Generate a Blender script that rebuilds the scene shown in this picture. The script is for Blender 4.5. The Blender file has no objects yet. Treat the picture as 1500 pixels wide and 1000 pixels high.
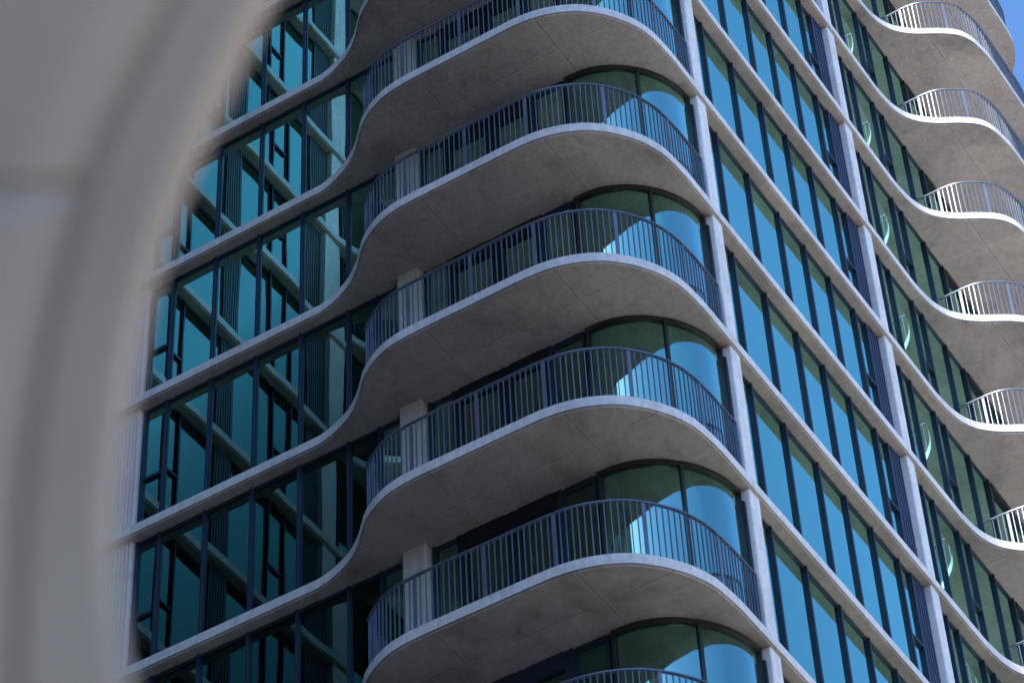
import bpy, math, random
from mathutils import Vector
random.seed(7)
R = math.radians
sc = bpy.context.scene
col = sc.collection
H = 3.2                 # storey height
KMIN, KMAX = -7, 5      # storeys modelled in full (slab k lies at z = -k*H)
GROUND = -42.9

# ------------------------------------------------------------------ helpers
def tag(o, label=None, cat=None, group=None, kind=None):
    if label: o['label'] = label
    if cat: o['category'] = cat
    if group: o['group'] = group
    if kind: o['kind'] = kind
    return o

def empty(name, loc):
    o = bpy.data.objects.new(name, None); col.objects.link(o); o.location = loc; return o

class MB:
    """collects shapes; build() links them as ONE mesh object"""
    def __init__(s): s.v = []; s.f = []; s.sm = []
    def add(s, vs, fs, smooth=False):
        n = len(s.v); s.v += [tuple(v) for v in vs]
        s.f += [tuple(i + n for i in f) for f in fs]; s.sm += [smooth] * len(fs)
    def box(s, x0, x1, y0, y1, z0, z1):
        s.add([(x0,y0,z0),(x1,y0,z0),(x1,y1,z0),(x0,y1,z0),(x0,y0,z1),(x1,y0,z1),(x1,y1,z1),(x0,y1,z1)],
              [(0,3,2,1),(4,5,6,7),(0,1,5,4),(1,2,6,5),(2,3,7,6),(3,0,4,7)])
    def obox(s, p, u, n, hw, d0, d1, z0, z1):
        """upright box at plan point p: half width hw along u, from d0 to d1 along n"""
        c = [(p[0]+u[0]*a+n[0]*b, p[1]+u[1]*a+n[1]*b) for a, b in ((-hw,d0),(hw,d0),(hw,d1),(-hw,d1))]
        s.add([(x,y,z0) for x,y in c]+[(x,y,z1) for x,y in c],
              [(0,3,2,1),(4,5,6,7),(0,1,5,4),(1,2,6,5),(2,3,7,6),(3,0,4,7)])
    def strip(s, a, b, z0, z1):
        """thick band between two equally long plan polylines"""
        n = len(a); vs = []
        for p, q in zip(a, b): vs += [(p[0],p[1],z0),(p[0],p[1],z1),(q[0],q[1],z0),(q[0],q[1],z1)]
        fs = []
        for i in range(n-1):
            k = 4*i
            fs += [(k,k+4,k+5,k+1),(k+2,k+3,k+7,k+6),(k+1,k+5,k+7,k+3),(k,k+2,k+6,k+4)]
        e = 4*(n-1)
        fs += [(0,1,3,2),(e,e+2,e+3,e+1)]
        s.add(vs, fs)
    def tube(s, pts, r, seg=8):
        vs = []; n = len(pts)
        for i, p in enumerate(pts):
            t = (Vector(pts[min(i+1,n-1)]) - Vector(pts[max(i-1,0)])).normalized()
            up = Vector((0,0,1)) if abs(t.z) < .9 else Vector((1,0,0))
            a = t.cross(up).normalized(); b = a.cross(t)
            for j in range(seg):
                th = 2*math.pi*j/seg
                vs.append(Vector(p)+a*math.cos(th)*r+b*math.sin(th)*r)
        fs = [(i*seg+j, i*seg+(j+1)%seg, (i+1)*seg+(j+1)%seg, (i+1)*seg+j) for i in range(n-1) for j in range(seg)]
        fs += [tuple(range(seg)), tuple((n-1)*seg+j for j in reversed(range(seg)))]
        s.add(vs, fs, True)
    def build(s, name, mat, parent=None, label=None):
        me = bpy.data.meshes.new(name); me.from_pydata(s.v, [], s.f); me.update()
        me.polygons.foreach_set('use_smooth', s.sm)
        me.materials.append(mat)
        o = bpy.data.objects.new(name, me); col.objects.link(o)
        if parent is not None: o.parent = parent
        if label: o['label'] = label
        return o

def catmull(P, n=6):
    out = []
    for i in range(len(P)-1):
        p0 = P[max(i-1,0)]; p1 = P[i]; p2 = P[i+1]; p3 = P[min(i+2,len(P)-1)]
        for j in range(n):
            t = j/n
            out.append(tuple(.5*((2*p1[k])+(-p0[k]+p2[k])*t+(2*p0[k]-5*p1[k]+4*p2[k]-p3[k])*t*t+(-p0[k]+3*p1[k]-3*p2[k]+p3[k])*t**3) for k in (0,1)))
    out.append(P[-1]); return out

def offset(P, d, closed=False):
    """offset a plan polyline to its left by d"""
    n = len(P); out = []
    for i in range(n):
        if closed: a, b, c = P[i-1], P[i], P[(i+1)%n]
        else: a, b, c = P[max(i-1,0)], P[i], P[min(i+1,n-1)]
        n1 = Vector((-(b[1]-a[1]), b[0]-a[0])); n2 = Vector((-(c[1]-b[1]), c[0]-b[0]))
        if n1.length < 1e-9: n1 = n2
        if n2.length < 1e-9: n2 = n1
        n1.normalize(); n2.normalize()
        m = n1+n2; m = m/max(m.length_squared*.5, .3)
        out.append((b[0]+m.x*d, b[1]+m.y*d))
    return out

def resample(P, step):
    """points every step along the polyline, with tangent"""
    out = []; acc = 0.; nxt = 0.
    for i in range(len(P)-1):
        a = Vector(P[i]); b = Vector(P[i+1]); L = (b-a).length
        if L < 1e-9: continue
        t = (b-a)/L
        while nxt <= acc+L+1e-9:
            q = a+t*(nxt-acc); out.append(((q.x,q.y),(t.x,t.y))); nxt += step
        acc += L
    return out

# ------------------------------------------------------------------ materials
def new_mat(name):
    m = bpy.data.materials.new(name); m.use_nodes = True
    nt = m.node_tree; b = nt.nodes['Principled BSDF']
    return m, nt, b
def N(nt, t, **kw):
    n = nt.nodes.new(t)
    for k, v in kw.items(): setattr(n, k, v)
    return n
def ramp(nt, src, stops):
    r = N(nt, 'ShaderNodeValToRGB'); e = r.color_ramp.elements
    e[0].position, e[0].color = stops[0][0], (*stops[0][1],1)
    e[1].position, e[1].color = stops[-1][0], (*stops[-1][1],1)
    for p, c in stops[1:-1]:
        x = e.new(p); x.color = (*c,1)
    nt.links.new(src, r.inputs[0]); return r.outputs[0]
def noise(nt, scale, detail=6, rough=.6, vec=None, dist=0.):
    n = N(nt, 'ShaderNodeTexNoise'); n.inputs['Scale'].default_value = scale
    n.inputs['Detail'].default_value = detail; n.inputs['Roughness'].default_value = rough
    n.inputs['Distortion'].default_value = dist
    if vec is not None: nt.links.new(vec, n.inputs['Vector'])
    return n.outputs['Fac']
def mixc(nt, fac, a, b, mode='MIX'):
    m = N(nt, 'ShaderNodeMix', data_type='RGBA', blend_type=mode)
    for sock, v in ((m.inputs[0],fac),(m.inputs[6],a),(m.inputs[7],b)):
        if isinstance(v, (int,float)): sock.default_value = v
        elif isinstance(v, tuple): sock.default_value = (*v,1)
        else: nt.links.new(v, sock)
    return m.outputs[2]

def concrete(name, base, stain=.35, joints=False, rough=.85, edge=None, spec=.25, drip=False):
    m, nt, b = new_mat(name)
    co = N(nt, 'ShaderNodeTexCoord').outputs['Object']
    sep = N(nt, 'ShaderNodeSeparateXYZ'); nt.links.new(co, sep.inputs[0])
    def math_(op, a, b_=None, c=None):
        n = N(nt, 'ShaderNodeMath', operation=op)
        for i, v in enumerate((a, b_, c)):
            if v is None: continue
            if isinstance(v, (int,float)): n.inputs[i].default_value = v
            else: nt.links.new(v, n.inputs[i])
        return n.outputs[0]
    dark = tuple(c*(1-stain) for c in base); light = tuple(min(1,c*(1+stain*.45)) for c in base)
    c1 = ramp(nt, noise(nt, .55, 8, .62, co, .4), [(.3,dark),(.5,base),(.72,light)])
    fine = ramp(nt, noise(nt, 9, 6, .75, co), [(.3,(.78,.78,.78)),(.6,(1,1,1))])
    c2 = mixc(nt, 1., c1, fine, 'MULTIPLY')
    pores = ramp(nt, noise(nt, 38, 3, .6, co), [(.27,(.55,.53,.5)),(.36,(1,1,1))])
    c3 = mixc(nt, .8, c2, pores, 'MULTIPLY')
    warm = ramp(nt, noise(nt, 1.3, 5, .7, co, 1.2), [(.58,(1,1,1)),(.74,(.93,.80,.66))])
    c4 = mixc(nt, .75, c3, warm, 'MULTIPLY')
    blot = ramp(nt, noise(nt, 2.6, 7, .72, co, .8), [(.34,(1-stain*.9,)*3),(.5,(1,1,1)),(.66,(1,1,1)),(.8,(1.0,.97,.93))])
    c4 = mixc(nt, .55, c4, blot, 'MULTIPLY')
    if drip:
        mp = N(nt, 'ShaderNodeMapping'); mp.inputs['Scale'].default_value = (5,5,.35); nt.links.new(co, mp.inputs[0])
        d = ramp(nt, noise(nt, 2.2, 6, .7, mp.outputs[0]), [(.36,(.72,.73,.75)),(.56,(1,1,1))])
        c4 = mixc(nt, .5, c4, d, 'MULTIPLY')
    hgt = noise(nt, 14, 6, .7, co)
    if joints:
        # formwork panel joints left in the cast soffit, with smaller tie marks
        fx = math_('PINGPONG', math_('ADD', sep.outputs[0], 2.65), .61)
        fy = math_('PINGPONG', math_('SUBTRACT', sep.outputs[1], 1.55), 1.22)
        wob = math_('MULTIPLY', noise(nt, 6, 3, .5, co), .016)
        jx = math_('LESS_THAN', fx, math_('ADD', wob, .001)); jy = math_('LESS_THAN', fy, math_('ADD', wob, .001))
        brk = ramp(nt, noise(nt, .9, 2, .5, co), [(.42,(0,0,0)),(.5,(1,1,1))])
        j = math_('MAXIMUM', jy, math_('MULTIPLY', jx, brk))
        c4 = mixc(nt, math_('MULTIPLY', j, .52), c4, (.05,.042,.036))
        hx = math_('MULTIPLY', math_('LESS_THAN', fx, .05), .06); hy = math_('MULTIPLY', math_('LESS_THAN', fy, .06), .06)
        c4 = mixc(nt, math_('ADD', hx, hy), c4, (.6,.58,.55))
        # slightly different casts from panel to panel
        w = N(nt, 'ShaderNodeTexWhiteNoise', noise_dimensions='2D')
        cmb = N(nt, 'ShaderNodeCombineXYZ')
        nt.links.new(math_('FLOOR', math_('DIVIDE', math_('ADD', sep.outputs[0], 2.65), 1.22)), cmb.inputs[0])
        nt.links.new(math_('FLOOR', math_('DIVIDE', math_('SUBTRACT', sep.outputs[1], 1.55), 2.44)), cmb.inputs[1])
        nt.links.new(cmb.outputs[0], w.inputs['Vector'])
        pc = ramp(nt, w.outputs['Value'], [(0,(.88,.88,.89)),(1,(1.0,.99,.97))])
        c4 = mixc(nt, 1., c4, pc, 'MULTIPLY')
        hgt = math_('SUBTRACT', hgt, math_('MULTIPLY', j, .8))
    nt.links.new(c4, b.inputs['Base Color'])
    b.inputs['Roughness'].default_value = rough
    b.inputs['Specular IOR Level'].default_value = spec
    bp = N(nt, 'ShaderNodeBump'); bp.inputs['Strength'].default_value = .25; bp.inputs['Distance'].default_value = .01
    nt.links.new(hgt, bp.inputs['Height']); nt.links.new(bp.outputs[0], b.inputs['Normal'])
    return m

def metal(name, c, rough=.4, met=.0, spec=.5):
    m, nt, b = new_mat(name)
    co = N(nt, 'ShaderNodeTexCoord').outputs['Object']
    cc = ramp(nt, noise(nt, 2.5, 5, .6, co), [(.3,tuple(x*.8 for x in c)),(.7,tuple(x*1.15 for x in c))])
    nt.links.new(cc, b.inputs['Base Color'])
    rr = N(nt, 'ShaderNodeMapRange'); nt.links.new(noise(nt, 20, 3, .6, co), rr.inputs[0])
    rr.inputs['To Min'].default_value = rough-.08; rr.inputs['To Max'].default_value = rough+.12
    nt.links.new(rr.outputs[0], b.inputs['Roughness'])
    b.inputs['Metallic'].default_value = met; b.inputs['Specular IOR Level'].default_value = spec
    return m

def glass(name, tint, trans, base=.01, k=8., wave=.0012):
    m = bpy.data.materials.new(name); m.use_nodes = True; nt = m.node_tree; nt.nodes.clear()
    out = N(nt, 'ShaderNodeOutputMaterial'); mix = N(nt, 'ShaderNodeMixShader')
    g = N(nt, 'ShaderNodeBsdfGlossy'); g.inputs['Color'].default_value = (*tint,1); g.inputs['Roughness'].default_value = 0.0
    t = N(nt, 'ShaderNodeBsdfTransparent'); t.inputs['Color'].default_value = (*trans,1)
    fr = N(nt, 'ShaderNodeFresnel'); fr.inputs['IOR'].default_value = 1.2
    ma = N(nt, 'ShaderNodeMath', operation='MULTIPLY_ADD', use_clamp=True)
    ma.inputs[1].default_value = k; ma.inputs[2].default_value = base
    nt.links.new(fr.outputs[0], ma.inputs[0]); nt.links.new(ma.outputs[0], mix.inputs[0])
    # float-glass waviness plus a small tilt of its own for every pane
    geo = N(nt, 'ShaderNodeNewGeometry'); oi = N(nt, 'ShaderNodeObjectInfo')
    co = N(nt, 'ShaderNodeTexCoord').outputs['Object']
    mp = N(nt, 'ShaderNodeMapping'); mp.inputs['Scale'].default_value = (1,1,.35); nt.links.new(co, mp.inputs[0])
    bp = N(nt, 'ShaderNodeBump'); bp.inputs['Strength'].default_value = 1.; bp.inputs['Distance'].default_value = wave
    nt.links.new(noise(nt, 1.1, 1, .4, mp.outputs[0]), bp.inputs['Height'])
    wn = N(nt, 'ShaderNodeTexWhiteNoise', noise_dimensions='1D'); nt.links.new(oi.outputs['Random'], wn.inputs['W'])
    v1 = N(nt, 'ShaderNodeVectorMath', operation='MULTIPLY_ADD'); nt.links.new(wn.outputs['Color'], v1.inputs[0])
    v1.inputs[1].default_value = (.016,)*3; v1.inputs[2].default_value = (-.008,)*3
    v2 = N(nt, 'ShaderNodeVectorMath', operation='ADD'); nt.links.new(v1.outputs[0], v2.inputs[0]); nt.links.new(bp.outputs[0], v2.inputs[1])
    v3 = N(nt, 'ShaderNodeVectorMath', operation='NORMALIZE'); nt.links.new(v2.outputs[0], v3.inputs[0])
    nt.links.new(v3.outputs[0], g.inputs['Normal'])
    nt.links.new(t.outputs[0], mix.inputs[1]); nt.links.new(g.outputs[0], mix.inputs[2])
    nt.links.new(mix.outputs[0], out.inputs['Surface'])
    return m

M = {}
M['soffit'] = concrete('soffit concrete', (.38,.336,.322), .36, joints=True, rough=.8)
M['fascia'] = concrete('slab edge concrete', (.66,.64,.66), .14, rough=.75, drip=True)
M['pier_col'] = concrete('shaded column concrete', (.46,.44,.44), .2, drip=True)  # darker copy of the column concrete, shade put into its colour
M['deck'] = concrete('pale bounce deck', (.82,.79,.75), .08)  # pale finish made up to bounce sun onto the soffit above
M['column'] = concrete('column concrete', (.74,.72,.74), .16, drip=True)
M['ribbed'] = concrete('ribbed concrete', (.60,.59,.61), .12)
M['navy'] = metal('navy powder coat', (.012,.024,.050), .42, spec=.35)
M['rail'] = metal('railing paint', (.115,.142,.20), .38, .35)
M['navy_panel'] = metal('navy ribbed panel', (.045,.06,.12), .5)
M['head'] = metal('dark bronze head frame', (.016,.014,.014), .5)
M['door_frame'] = metal('black door frame', (.008,.011,.018), .45, spec=.3)
M['seal'] = metal('black gasket', (.012,.012,.014), .6)
M['glass'] = glass('solar control glass', (.41,.80,.69), (.26,.28,.25), base=.01, k=7.)
M['glass_court_dim'] = glass('dimmed court glass', (.33,.66,.60), (.14,.17,.16), base=0., k=1.75, wave=.0018)  # dimmer copy of the same glass, darker reflections put into its tint
M['glass_door'] = glass('balcony door glass', (.50,.80,.66), (.42,.44,.36), base=0., k=5., wave=.0008)
M['glass_bal'] = glass('balcony glass', (.55,1.,.93), (.54,.57,.49), base=.24, k=8., wave=.0006)
M['inner'] = metal('interior wall', (.32,.31,.28), .8)
M['ceil'] = metal('white ceiling', (.75,.75,.72), .9)
M['blind'] = metal('roller blind fabric', (.62,.60,.54), .85)
M['spandrel'] = metal('dark spandrel', (.065,.08,.09), .55)

# ------------------------------------------------------------------ plan of the tower
ZT = .20; ZS = .24      # bottom of the fascia band and of the soffit below each floor level
A_S = catmull([(-2.23,6.98),(-2.32,6.61),(-2.49,6.21),(-2.71,5.90),(-2.92,5.68),(-3.10,5.50),(-3.24,5.30),(-3.34,5.12),(-3.45,4.84),(-3.51,4.52),(-3.53,4.15)])
A_C = catmull([(-3.53,2.25),(-3.52,1.9),(-3.47,1.55),(-3.36,1.2),(-3.17,.85),(-2.94,.59),(-2.65,.36),(-2.30,.17),(-1.88,.05),(-1.30,0)])
B_S = catmull([(9.3,0),(9.85,-.045),(10.22,-.13),(10.5,-.26),(10.74,-.46),(10.95,-.71),(11.12,-.97),(11.29,-1.22),(11.48,-1.44),(11.67,-1.58),(11.95,-1.69),(12.3,-1.75),(12.65,-1.79),(13.3,-1.80)])
B_C = catmull([(14.6,-1.80),(15.1,-1.76),(15.6,-1.60),(16.0,-1.33),(16.33,-.99),(16.57,-.60),(16.72,-.15),(16.78,.3),(16.8,.8)])
W_S = catmull([(-13.0,11.13),(-12.5,11.17),(-12.0,11.35),(-11.55,11.80),(-11.15,12.22),(-10.7,12.39),(-10.1,12.43)])
OUT = [(-2.23,12.43)] + A_S + A_C + B_S + B_C + [(16.8,24.),(-24.,24.),(-24.,11.13)] + W_S
OUT_IN = offset(OUT, .03, True)

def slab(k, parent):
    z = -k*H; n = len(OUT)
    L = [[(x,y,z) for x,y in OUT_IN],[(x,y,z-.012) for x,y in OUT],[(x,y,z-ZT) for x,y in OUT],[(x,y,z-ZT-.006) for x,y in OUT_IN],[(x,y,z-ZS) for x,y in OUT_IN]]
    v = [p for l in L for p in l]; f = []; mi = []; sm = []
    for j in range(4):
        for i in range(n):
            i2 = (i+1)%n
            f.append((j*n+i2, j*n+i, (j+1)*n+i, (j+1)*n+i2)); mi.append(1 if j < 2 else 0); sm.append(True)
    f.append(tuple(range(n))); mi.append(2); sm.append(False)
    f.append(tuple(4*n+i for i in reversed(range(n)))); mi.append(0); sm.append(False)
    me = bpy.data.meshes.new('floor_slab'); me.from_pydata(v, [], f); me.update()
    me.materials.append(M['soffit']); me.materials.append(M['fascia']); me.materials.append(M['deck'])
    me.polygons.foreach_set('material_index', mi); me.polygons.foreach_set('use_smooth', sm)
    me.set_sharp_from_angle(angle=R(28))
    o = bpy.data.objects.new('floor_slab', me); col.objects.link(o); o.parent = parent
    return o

tower = empty('apartment_tower', (0,0,GROUND))
tag(tower, 'tall concrete and blue glass apartment tower with wavy balcony slabs filling most of the view', 'building')
class P_: pass
root = tower
def fixp(o):      # parts are modelled in world coordinates; undo the base offset of the thing
    o.location.z = -GROUND; return o

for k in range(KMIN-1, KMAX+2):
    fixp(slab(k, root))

GB = .237      # glass plane on face B (y) and on face A (x = -2.03 + .09)
GA = -1.987

# ------------------------------------------------------------------ windows
def bay(parent, facade, a, b, z0, z1, name='window', kind='pane', into=None, glassmat='glass', bar=None, head=.06, side=.018, mull=True, door=False, split=None):
    """one window between a and b on a straight facade. facade 'A' (x = const, a<b in y), 'B' (y = const, a<b in x), 'W' wing"""
    if facade == 'B': P = lambda s, d: (s, GB+d); u = (1,0); n = (0,1)
    elif facade == 'A': P = lambda s, d: (GA+d, s); u = (0,1); n = (1,0)
    else: P = lambda s, d: (s, 12.43+GB+d); u = (1,0); n = (0,1)
    F = into[0] if into else MB(); G = into[1] if into else MB()
    c = lambda s: P(s, 0)
    if mull:
        # projecting fin with a thin reveal, standing at the far end 'b' of the bay
        F.obox(c(b), u, n, .025, -.046, .05, z0, z1)
    m = (a+b)/2; hw = (b-a)/2-.027
    t = side; fd = .012 if not door else -.02
    F.obox(c(a+.027+t/2), u, n, t/2, fd-.014, .05, z0+.001, z1-.001)
    F.obox(c(b-.027-t/2), u, n, t/2, fd-.014, .05, z0+.001, z1-.001)
    F.obox(c(m), u, n, hw-t, fd-.032, .05, z1-head, z1-.003)
    F.obox(c(m), u, n, hw-t, fd-.032, .05, z0+.003, z0+.06)
    if bar is not None:
        F.obox(c(m), u, n, hw-t, -.045, .05, z0+bar-.03, z0+bar+.03)
    G.obox(c(m), u, n, hw-.01, .012+(.0 if not door else .004), .03, z0+.02, z1-.02)
    if into: return
    o = fixp(F.build(name, M['door_frame'] if door else M['navy'], parent))
    if facade == 'A' and glassmat == 'glass': glassmat = 'glass_court_dim'
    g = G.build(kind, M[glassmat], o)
    return o

rows = range(KMIN, KMAX+1)           # row k stands on slab k
def zz(k): return -k*H, -(k-1)*H-ZS
B1 = [.10,.65,1.84,3.02,4.05,5.06,6.08]
B2 = [8.0,8.49]
rest_f, rest_g = MB(), MB()
nwin = 0
for k in rows:
    z0, z1 = zz(k)
    seen_A = -5 <= k <= 5; seen_B1 = -4 <= k <= 4; seen_B2 = -4 <= k <= 4
    def W(fac, a, b, seen, **kw):
        if seen: bay(root, fac, a, b, z0, z1, **kw)
        else: bay(root, fac, a, b, z0, z1, into=(rest_f, rest_g), **{q: w for q, w in kw.items() if q in ('bar','head','side','door')})
    # face B, between the two columns
    for a, b in zip(B1[:-1], B1[1:]): W('B', a, b, seen_B1 and a > .3)
    W('B', 6.08, 6.56, seen_B1, name='vent_window', bar=1.25)
    # face B, right of the second column
    W('B', 7.45, 8.0, False); W('B', 8.0, 8.49, seen_B2, name='narrow_window')
    W('B', 8.49, 9.56, seen_B2)
    W('B', 9.56, 10.04, seen_B2, name='vent_window', bar=1.25)
    W('B', 10.04, 11.13, seen_B2)
    W('B', 11.13, 12.02, seen_B2, name='balcony_window', glassmat='glass')
    W('B', 12.02, 13.05, seen_B2, name='balcony_door', side=.1, head=.16, door=True)
    W('B', 13.05, 14.1, False, side=.1, head=.16, door=True)
    # face A
    for a, b in ((6.54,7.56),(7.56,8.55),(8.55,9.55),(9.55,10.53)): W('A', a, b, seen_A)
    W('A', 10.53, 11.0, seen_A, name='vent_window', bar=1.22)
    W('A', 5.90, 6.54, seen_A, name='narrow_window')
    W('A', 5.40, 5.90, False)
    W('A', 4.41, 4.88, False)
    sb = -3 <= k <= 4
    W('A', 3.42, 4.41, sb, name='balcony_door', side=.1, head=.30, door=True, glassmat='glass_door')
    W('A', 2.52, 3.42, sb, name='balcony_door', side=.1, head=.30, door=True, glassmat='glass_door')
    W('A', 1.86, 2.52, sb, name='balcony_window', side=.05, head=.1, glassmat='glass_door')

# opaque infill panels and reveals
for k in rows:
    z0, z1 = zz(k)
    # navy ribbed panel left of the second column
    p = MB(); p.box(6.61, 7.05, GB-.04, GB+.05, z0+.001, z1-.001)
    for i in range(4):
        x = 6.66+i*.105; p.box(x, x+.03, GB-.065, GB-.04, z0+.003, z1-.003)
    fixp(p.build('ribbed_panel', M['navy_panel'], root))
    # pale ribbed concrete end panel on face A
    p = MB(); y = 11.05; p.box(GA-.04, GA+.1, 11.05, 12.7, z0+.001, z1-.001)
    while y < 12.4:
        p.add([(GA-.06,y+.012,z0+.002),(GA-.115,y+.024,z0+.002),(GA-.115,y+.056,z0+.002),(GA-.06,y+.068,z0+.002),
               (GA-.06,y+.012,z1-.002),(GA-.115,y+.024,z1-.002),(GA-.115,y+.056,z1-.002),(GA-.06,y+.068,z1-.002)],
              [(0,1,5,4),(1,2,6,5),(2,3,7,6),(0,3,2,1),(4,5,6,7)])
        y += .078
    fixp(p.build('ribbed_wall_panel', M['ribbed'], root))

# curved corner glazing behind the balconies
def arc_line(P0, ctrl, n=8): return catmull([P0]+ctrl, n)
GC_A = catmull([(-1.985,1.80),(-1.97,1.52),(-1.91,1.28),(-1.80,1.04),(-1.65,.83),(-1.51,.69),(-1.34,.54),(-1.08,.39),(-.80,.29),(-.56,.25),(-.40,.24)], 4)
GC_B = catmull([(14.1,GB),(14.45,.31),(14.8,.42),(15.1,.62),(15.33,.92),(15.45,1.3),(15.48,1.8)], 4)
def curved(parent, line, z0, z1, name='curved_window', into=None, gm='glass_bal'):
    F = into[0] if into else MB(); G = into[1] if into else MB()
    F.strip(offset(line,-.055), offset(line,.05), z1-.09, z1-.002)
    F.strip(offset(line,-.055), offset(line,.05), z0+.002, z0+.09)
    for p in (0, -1):
        q = line[p]; r = line[1] if p == 0 else line[-2]
        t = Vector((r[0]-q[0], r[1]-q[1])).normalized()*(1 if p == 0 else -1)
        F.obox(q, (t.x,t.y), (-t.y,t.x), .024, -.06, .05, z0+.001, z1-.001)
    G.strip(offset(line,-.008), offset(line,.010), z0+.05, z1-.1)
    if into: return
    o = fixp(F.build(name, M['head'], parent)); G.build('pane', M[gm], o)
    for q in o.children: q.data.polygons.foreach_set('use_smooth', [True]*len(q.data.polygons)); q.data.set_sharp_from_angle(angle=R(30))
mid = min(range(len(GC_A)), key=lambda i: abs(GC_A[i][0]+1.49))
for k in rows:
    z0, z1 = zz(k)
    if -3 <= k <= 5:
        curved(root, GC_A[:mid+1], z0, z1); curved(root, GC_A[mid:], z0, z1)
    else: curved(root, GC_A, z0, z1, into=(rest_f, rest_g))
    curved(root, GC_B, z0, z1, into=(rest_f, rest_g))
    # fin beside the first column
    p = MB(); p.box(-.40, -.335, GB-.10, GB+.06, z0+.001, z1-.25); fixp(p.build('corner_mullion', M['navy'], root))

# wing that closes the court at the far end of face A (seen mirrored in face A's glass)
GW = 12.43+GB
def mir(x): return -3.90-x
wb = [(-1.6,-.4),(-.4,.66),(1.12,2.2),(2.72,3.82),(4.45,5.42)]
for k in rows:
    z0, z1 = zz(k)
    for a, b in wb:
        bay(root, 'W', mir(b), mir(a), z0, z1, into=(rest_f, rest_g))
    for a, b in ((.66,1.12),(3.88,4.40)):
        bay(root, 'W', mir(b), mir(a), z0, z1, into=(rest_f, rest_g), bar=1.22)
    for x in (-12.0,-13.1,-14.2,-15.3,-16.4,-17.5,-18.6,-19.7,-20.8,-21.9,-23.):
        bay(root, 'W', x-.0, x+1.1, z0, z1, into=(rest_f, rest_g))
    for a, b in ((2.2,2.72),(5.42,6.12)):
        p = MB()
        p.box(mir(b), mir(a), GW-.04, GW+.06, z0+.001, z1-.001)
        x = mir(b)+.03
        while x < mir(a)-.04: p.box(x, x+.035, GW-.06, GW-.04, z0+.003, z1-.003); x += .08
        fixp(p.build('wing_panel', M['spandrel'], root))
    p = MB(); p.box(mir(6.68), mir(6.12), 12.50, 13.0, z0+.001, z1-.001); fixp(p.build('wing_column', M['column'], root))
o = fixp(rest_f.build('window_frames', M['navy'], root)); tag(o, kind='stuff')
g = rest_g.build('panes', M['glass'], o)

# ------------------------------------------------------------------ columns
def column(x0, x1, y0, y1, k, name='column', mat='column'):
    z0, z1 = zz(k); c = .018; p = MB()
    pr = [(x0+c,y0),(x1-c,y0),(x1,y0+c),(x1,y1-c),(x1-c,y1),(x0+c,y1),(x0,y1-c),(x0,y0+c)]
    n = 8; p.add([(a,b,z0) for a,b in pr]+[(a,b,z1) for a,b in pr], [(i,(i+1)%n,n+(i+1)%n,n+i) for i in range(n)])
    fixp(p.build(name, M[mat], root))
for k in rows:
    column(-.345, 0, .05, .50, k); column(7.05, 7.39, .05, .50, k)
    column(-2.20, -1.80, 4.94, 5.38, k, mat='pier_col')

# ------------------------------------------------------------------ interiors: core walls, ceilings beams, blinds
p = MB()
zb, zt = -(KMAX+1)*H, -(KMIN-1)*H
p.box(2.6, 14., 4.6, 22.5, zb, zt); p.box(-23., 2.6, 16.6, 22.5, zb, zt)
fixp(p.build('core_wall', M['inner'], root))
for k in rows:
    z0, z1 = zz(k)
    p = MB()
    # party walls
    p.box(5.6, 5.75, .45, 4.59, z0+.001, z1-.001); p.box(-1.7, 2.59, 6.2, 6.35, z0+.001, z1-.001)
    p.box(12.55, 12.7, .45, 4.59, z0+.001, z1-.001); p.box(-1.7, 2.59, 10.4, 10.5, z0+.001, z1-.001)
    # dropped ceiling bulkheads
    p.box(-1.3, 2.58, 1.45, 1.9, z1-.24, z1-.001); p.box(-.2, .2, 2.2, 6.19, z1-.34, z1-.001)
    p.box(-1.35, -.7, 6.4, 10.35, z1-.42, z1-.001)
    fixp(p.build('inner_wall', M['inner'], root))
    p = MB(); p.box(-1.78, -.25, 1.95, 6.15, z1-.06, z1-.004); p.box(.25, 5.55, 1.95, 4.55, z1-.06, z1-.004); p.box(-1.38, 5.55, .72, 1.28, z1-.06, z1-.004); p.box(5.8, 12.5, .9, 4.55, z1-.06, z1-.004);
    fixp(p.build('ceiling', M['ceil'], root))
    if -4 <= k <= 5:
        rr = random.Random(k*13+5)
        for a, b in ((2.58,3.40),(3.45,4.38),(1.9,2.5),(8.55,9.5),(7.6,8.5)):
            if rr.random() < .45:
                w = (b-a)*rr.choice([.35,.5,1.]); st = a if rr.random() < .5 else b-w; q = MB(); va = []; n = 28
                for i in range(n+1):
                    y = st+w*i/n; xx = -1.72+.022*math.sin(i*1.9)
                    va += [(xx,y,z1-.07),(xx,y,z0+.03)]
                q.add(va, [(2*i,2*i+2,2*i+3,2*i+1) for i in range(n)])
                fixp(q.build('curtain', M['blind'], root))
        for a, b in zip(B1[1:-1], B1[2:]):
            if rr.random() < .5:
                d = rr.choice([.5,.9,1.4,2.5]); q = MB()
                n = 24; w = b-a-.1; va = []
                for i in range(n+1):
                    x = a+.05+w*i/n; yy = GB+.16+.012*math.sin(i*2.1)
                    va += [(x,yy,z1-.02),(x,yy,z1-d)]
                q.add(va, [(2*i,2*i+2,2*i+3,2*i+1) for i in range(n)])
                fixp(q.build('curtain', M['blind'], root))

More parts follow.
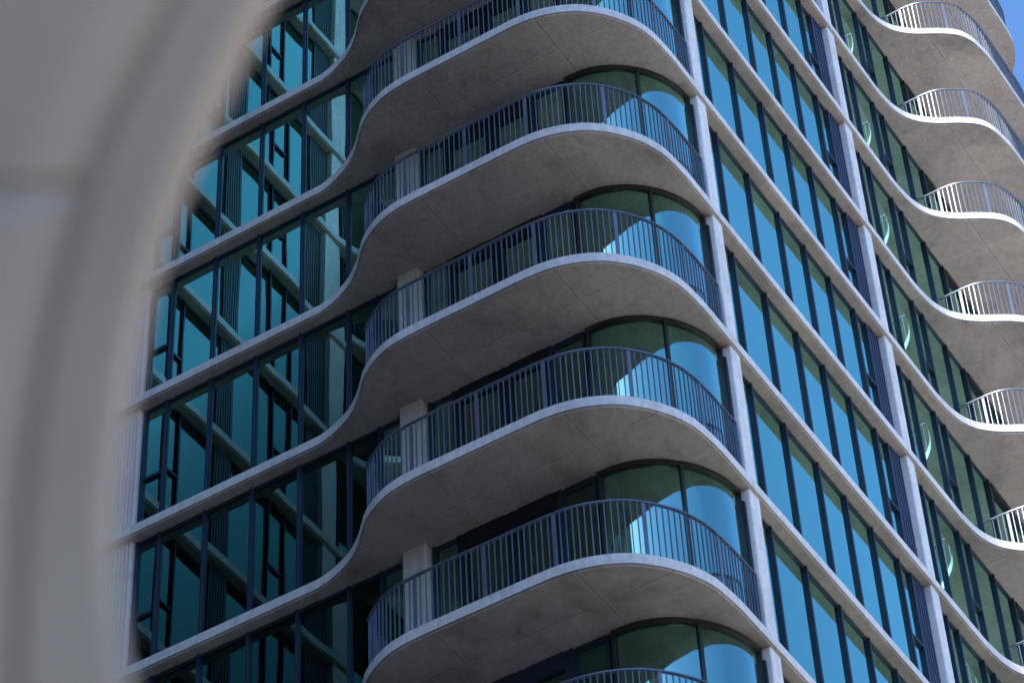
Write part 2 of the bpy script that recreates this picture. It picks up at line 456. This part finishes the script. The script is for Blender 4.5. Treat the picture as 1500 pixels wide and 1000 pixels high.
# ------------------------------------------------------------------ railings
def inset_path(P, d): return offset(P, d)
railA = [(-1.99,5.62),(-2.55,5.60)] + [q for q in inset_path(A_S, .075) if q[1] < 5.52] + inset_path(A_C, .075)
railA = railA + [(-.43,.075)]
RB = [(11.10,.2),(11.10,-.15),(11.10,-.42),(11.13,-.70),(11.22,-.93),(11.38,-1.17),(11.54,-1.37),(11.74,-1.52),(12.0,-1.61),(12.35,-1.68),(12.8,-1.715),(13.3,-1.72)]
railB = catmull(RB, 5) + inset_path(B_C, .075)[0:] + [(16.72,3.5)]
HR = 1.08
PA = [(-3.18,5.33),(-3.47,4.35),(-3.47,3.11),(-3.47,1.88),(-2.93,.61),(-1.63,.1),(-.45,.08)]
PB = [(11.1,-.35),(11.48,-1.27),(12.4,-1.68),(13.6,-1.72),(14.8,-1.72),(15.9,-1.3),(16.6,-.3),(16.72,.9),(16.72,2.1)]
def railing(path, z, marks, pitch=.101):
    """bars at an even pitch between posts; marks are the plan points of the posts"""
    S = resample(path, .01)
    idx = [min(range(len(S)), key=lambda i: (S[i][0][0]-m[0])**2+(S[i][0][1]-m[1])**2) for m in marks]
    idx = sorted(set(idx)); bars = MB(); posts = []
    for i in idx:
        q, t = S[i]; posts.append((q, t, (-t[1], t[0])))
    ends = [0]+idx+([len(S)-1] if len(S)-1-idx[-1] > 5 else [])
    for a, b in zip(ends[:-1], ends[1:]):
        m = max(1, round((b-a)*.01/pitch))
        for j in range(1, m):
            q, t = S[a+int(round((b-a)*j/m))]
            bars.obox(q, t, (-t[1], t[0]), .0066, -.0115, .0115, z-.001, z+HR-.012)
    bars_bottom = None
    o = fixp(bars.build('balcony_railing', M['rail'], root))
    h = MB()
    P2 = [q for q, t in resample(path, .06)]
    a = offset(P2, -.026); b = offset(P2, .026)
    h.strip(a, b, z+HR-.012, z+HR+.012)
    h.build('handrail', M['rail'], o)
    for q, t, n in posts:
        pm = MB(); pm.obox(q, t, n, .030, -.012, .012, z-.001, z+HR-.013)
        pm.obox(q, t, n, .055, -.03, .03, z-.0005, z+.012)
        pm.build('post', M['rail'], o)
    return o
for k in range(KMIN, KMAX+1):
    if -1 <= k <= 5: railing(railA, -k*H, PA)
    if -5 <= k <= 3: railing(railB, -k*H, PB, .108)

# ------------------------------------------------------------------ lower and upper body of the tower
p = MB()
def prism(mb, P, z0, z1):
    n = len(P); mb.add([(x,y,z0) for x,y in P]+[(x,y,z1) for x,y in P], [(i,(i+1)%n,n+(i+1)%n,n+i) for i in range(n)]+[tuple(reversed(range(n))), tuple(range(n,2*n))])
GLS = [(GA,12.71),(GA,1.8)] + GC_A[1:] + [(GC_B[0][0],GB)] + GC_B[1:] + [(15.48,23.5),(-23.5,23.5),(-23.5,12.71)]
lf = MB(); lg = MB()
k = KMAX+2
while -k*H > GROUND+1.5:
    fixp(slab(k, root)); k += 1
for k2 in list(range(KMAX+1, k)):
    prism(lg, GLS, max(-k2*H, GROUND+.02), -(k2-1)*H-ZS)
for k2 in range(KMIN-4, KMIN-1):
    fixp(slab(k2, root)); prism(lg, GLS, -(k2+1)*H, -(k2+1-1)*H-ZS)
prism(lg, GLS, max(-k*H, GROUND+.01), -(k-1)*H-ZS)
o = fixp(lg.build('upper_and_lower_glazing', M['glass'], root)); tag(o, kind='stuff')

# ------------------------------------------------------------------ blocks added out of frame to shade the court and bounce sunlight
def plain_tower(name, x0, x1, y0, y1, z1, label, mat, wall):
    t = empty(name, ((x0+x1)/2, (y0+y1)/2, GROUND)); tag(t, label, 'building')
    def fx(o): o.location = (-(x0+x1)/2, -(y0+y1)/2, -GROUND); return o
    b = MB(); b.box(x0, x1, y0, y1, GROUND, z1); fx(b.build('wall', wall, t))
    w = MB(); z = GROUND+1.2
    while z < z1-2.5:
        y = y0+1.2
        while y < y1-2.2: w.box(x1, x1+.05, y, y+1.5, z, z+1.7); w.box(x0-.05, x0, y, y+1.5, z, z+1.7); y += 2.6
        x = x0+1.2
        while x < x1-2.2: w.box(x, x+1.5, y0-.05, y0, z, z+1.7); w.box(x, x+1.5, y1, y1+.05, z, z+1.7); x += 2.6
        z += 3.2
    o = fx(w.build('windows', mat, t)); tag(o, kind='stuff')
    r = MB(); r.box(x0-.3, x1+.3, y0, y1+.3, z1, z1+.5); fx(r.build('roof', wall, t))
    return t
brick = concrete('shade block render', (.30,.25,.21), .2)
plain_tower('court_shade_block', -75, -55, -.50, 48, 86, 'tall brown block added out of view to shade the court of the wavy tower', M['glass'], brick)  # unseen block added to keep the sun off face A
plain_tower('pier_shade_block', -64, -50, -21, -6.5, 26, 'lower brown block added behind the viewer to shade the pier', M['glass'], brick)  # unseen block added to shade the pier and dim the court side

white = concrete('pale render', (.78,.74,.68), .1)
plain_tower('bounce_block', 19.5, 66, -70, -10, -9, 'pale low block added out of view at the right to bounce sunlight', M['glass'], white)  # unseen pale block added to bounce sun onto the right-hand soffits

# ------------------------------------------------------------------ ground
g, nt, b = new_mat('asphalt')
co = N(nt, 'ShaderNodeTexCoord').outputs['Object']
cc = ramp(nt, noise(nt, .15, 8, .6, co), [(.3,(.028,.028,.030)),(.7,(.045,.045,.045))])
nt.links.new(cc, b.inputs['Base Color']); b.inputs['Roughness'].default_value = .9
p = MB(); p.add([(-900,-900,GROUND),(900,-900,GROUND),(900,900,GROUND),(-900,900,GROUND)], [(0,1,2,3)])
tag(p.build('ground', g), kind='structure')

g2, nt, b = new_mat('pale bounce paving')
co = N(nt, 'ShaderNodeTexCoord').outputs['Object']
cc = ramp(nt, noise(nt, .15, 8, .6, co), [(.3,(.78,.72,.65)),(.7,(.88,.82,.75))])
nt.links.new(cc, b.inputs['Base Color']); b.inputs['Roughness'].default_value = .9
p = MB(); p.box(13, 170, -160, -2.5, GROUND+.004, GROUND+.12)
tag(p.build('bounce_ground', g2), kind='structure')  # pale ground added as a reflector for the right-hand soffits

g3, nt, b = new_mat('warm bounce paving')
co = N(nt, 'ShaderNodeTexCoord').outputs['Object']
br = N(nt, 'ShaderNodeTexBrick'); nt.links.new(co, br.inputs['Vector']); br.inputs['Scale'].default_value = 2.
br.inputs['Color1'].default_value = (.55,.36,.23,1); br.inputs['Color2'].default_value = (.48,.30,.19,1); br.inputs['Mortar'].default_value = (.4,.34,.28,1)
nt.links.new(br.outputs[0], b.inputs['Base Color']); b.inputs['Roughness'].default_value = .9
p = MB(); p.box(-48, -20, -60, -21.5, GROUND+.004, GROUND+.12)
tag(p.build('warm_bounce_ground', g3), kind='structure')  # warm ground added to bounce light onto the near pier

# ------------------------------------------------------------------ camera
FL, YAW, PIT, ROL = 4348.08, .521842, .788636, -.0591179
C = Vector((-32.2466,-14.1545,-41.2182))
f = Vector((math.cos(YAW)*math.cos(PIT), math.sin(YAW)*math.cos(PIT), math.sin(PIT)))
r0 = Vector((math.sin(YAW), -math.cos(YAW), 0)); u0 = r0.cross(f)
r = r0*math.cos(ROL)+u0*math.sin(ROL); u = -r0*math.sin(ROL)+u0*math.cos(ROL)
cam = bpy.data.cameras.new('camera'); co_ = bpy.data.objects.new('camera', cam); col.objects.link(co_)
from mathutils import Matrix
mw = Matrix((r, u, -f)).transposed().to_4x4(); mw.translation = C; co_.matrix_world = mw
cam.sensor_width = 36; cam.lens = FL/1500*36; cam.clip_end = 3000; cam.clip_start = .05
cam.dof.use_dof = True; cam.dof.focus_distance = 51; cam.dof.aperture_fstop = 2.5
sc.camera = co_

# ------------------------------------------------------------------ blurred pale pier close to the camera on the left
D = 3.0      # metres along the view axis
# a vertical plane facing the camera
hz = Vector((math.cos(YAW), math.sin(YAW), 0)); hs = Vector((math.sin(YAW), -math.cos(YAW), 0))
HD = D*math.cos(PIT)
def pier_pt(px, py):
    d = f + r*((px-750)/FL) - u*((py-500)/FL)
    t = HD/d.dot(hz); q = C+d*t
    return ((q-C).dot(hs), q.z)
edge = [(445,-150),(404,-75),(366,0),(328,80),(282,180),(243,280),(212,380),(190,480),(173,580),(162,680),(158,780),(165,880),(185,980),(214,1090),(255,1230),(305,1400)]
seamc = [(330,-150),(290,-75),(245,0),(205,80),(160,170),(125,250),(98,340),(75,430),(52,530),(35,630),(22,740),(14,850),(8,960),(6,1090),(10,1230),(20,1400)]
E2 = [pier_pt(*q) for q in edge]; S2 = [pier_pt(*q) for q in seamc]
pier = empty('curved_pier', tuple(C+hz*HD+hs*(-1.0)+Vector((0,0,GROUND-C.z))))
tag(pier, 'out of focus pale curved pier with soft seams standing close at the left edge', 'pier')
mp_, nt, b = new_mat('pale pier finish')
co = N(nt, 'ShaderNodeTexCoord').outputs['Object']
cc = ramp(nt, noise(nt, 1.2, 4, .5, co), [(.3,(.46,.33,.225)),(.7,(.58,.42,.29))])
nt.links.new(cc, b.inputs['Base Color']); b.inputs['Roughness'].default_value = .7
def pw(s, z, d): 
    q = C+hz*(HD+d)+hs*s; return (q.x, q.y, z)
def plate(name, A_, B_, d0, d1, rnd=.03, bulge=0.):
    """upright plate between two outlines (left A_, right B_), front at d0, back at d1"""
    m = MB(); n = len(A_); m_ = 10; vs = []
    for i in range(n):
        for j in range(m_+1):
            t = j/m_; s = A_[i][0]*(1-t)+B_[i][0]*t; z = A_[i][1]*(1-t)+B_[i][1]*t
            e = 0 if 0 < j < m_ else rnd
            vs.append(pw(s, z, d0+e-bulge*math.sin(math.pi*t)))
    for i in range(n):
        for j in range(m_+1):
            t = j/m_; s = A_[i][0]*(1-t)+B_[i][0]*t; z = A_[i][1]*(1-t)+B_[i][1]*t
            vs.append(pw(s, z, d1))
    o_ = n*(m_+1); w = m_+1; fs = []
    for i in range(n-1):
        for j in range(m_):
            a = i*w+j; fs.append((a, a+1, a+w+1, a+w)); fs.append((o_+a, o_+a+w, o_+a+w+1, o_+a+1))
        fs.append((i*w, (i+1)*w, o_+(i+1)*w, o_+i*w)); fs.append((i*w+m_, o_+i*w+m_, o_+(i+1)*w+m_, (i+1)*w+m_))
    for j in range(m_):
        fs.append((j, o_+j, o_+j+1, j+1)); a = (n-1)*w+j; fs.append((a, a+1, o_+a+1, o_+a))
    m.add(vs, fs, True)
    o = m.build(name, mp_, pier); o.location = -Vector(pier.location); return o
zbot = GROUND+.0
def down(P, s): return P + [(s, zbot)]
E3 = down(E2, E2[-1][0]+.12); S3 = down(S2, S2[-1][0]+.02)
g_ = .007
L3 = [(min(q[0]-.25, -1.1), q[1]) for q in S3]
# split the left plate at the horizontal seam (photo row ~265)
zs = pier_pt(60,262)[1]
iz = max(i for i, q in enumerate(S3) if q[1] > zs)
def cut(P, z):
    for i in range(len(P)-1):
        if P[i][1] >= z >= P[i+1][1]:
            t = (P[i][1]-z)/(P[i][1]-P[i+1][1]); return (P[i][0]*(1-t)+P[i+1][0]*t, z)
TH = .06
Sg = [(s-g_, z) for s, z in S3]
cu, cd = cut(Sg, zs+.008), cut(Sg, zs-.008)
up_S = [q for q in Sg if q[1] > zs+.008]+[cu]; dn_S = [cd]+[q for q in Sg if q[1] < zs-.008]
plate('panel', [(-1.25, q[1]) for q in up_S], up_S, 0., TH, .006)
plate('panel', [(-1.25, q[1]) for q in dn_S], dn_S, 0., TH, .006)
plate('panel', [(s+g_, z) for s, z in S3], E3, 0., TH, .006, .0)
plate('backing', [(-1.2, q[1]) for q in S3], [(q[0]+.04, q[1]) for q in S3], .02, TH-.005, 0.)

# ------------------------------------------------------------------ light
SUN_EL, SUN_AZ = R(45), R(180)      # azimuth from +X: the sun stands over -X
s = Vector((math.cos(SUN_AZ)*math.cos(SUN_EL), math.sin(SUN_AZ)*math.cos(SUN_EL)-.004, math.sin(SUN_EL)))
sl = bpy.data.lights.new('sun', 'SUN'); sl.energy = 5.; sl.angle = R(.5); sl.color = (1,.95,.87)
so = bpy.data.objects.new('sun', sl); col.objects.link(so); so.rotation_euler = s.to_track_quat('Z','Y').to_euler()
w = bpy.data.worlds.new('World'); sc.world = w; w.use_nodes = True
sky = w.node_tree.nodes.new('ShaderNodeTexSky'); sky.sky_type = 'NISHITA'; sky.sun_disc = False
sky.sun_elevation = SUN_EL; sky.sun_rotation = R(90)-SUN_AZ
sky.air_density = 1.0; sky.dust_density = .4; sky.ozone_density = 5.
bg = w.node_tree.nodes['Background']; tn = w.node_tree.nodes.new('ShaderNodeMix'); tn.data_type = 'RGBA'; tn.blend_type = 'MULTIPLY'; tn.inputs[0].default_value = 1.; tn.inputs[7].default_value = (.70,.87,1,1)
w.node_tree.links.new(sky.outputs[0], tn.inputs[6]); w.node_tree.links.new(tn.outputs[2], bg.inputs[0]); bg.inputs[1].default_value = .14
sc.view_settings.view_transform = 'Standard'; sc.view_settings.look = 'None'; sc.view_settings.exposure = 1.45
sc.cycles.max_bounces = 10; sc.cycles.glossy_bounces = 6; sc.cycles.transparent_max_bounces = 16
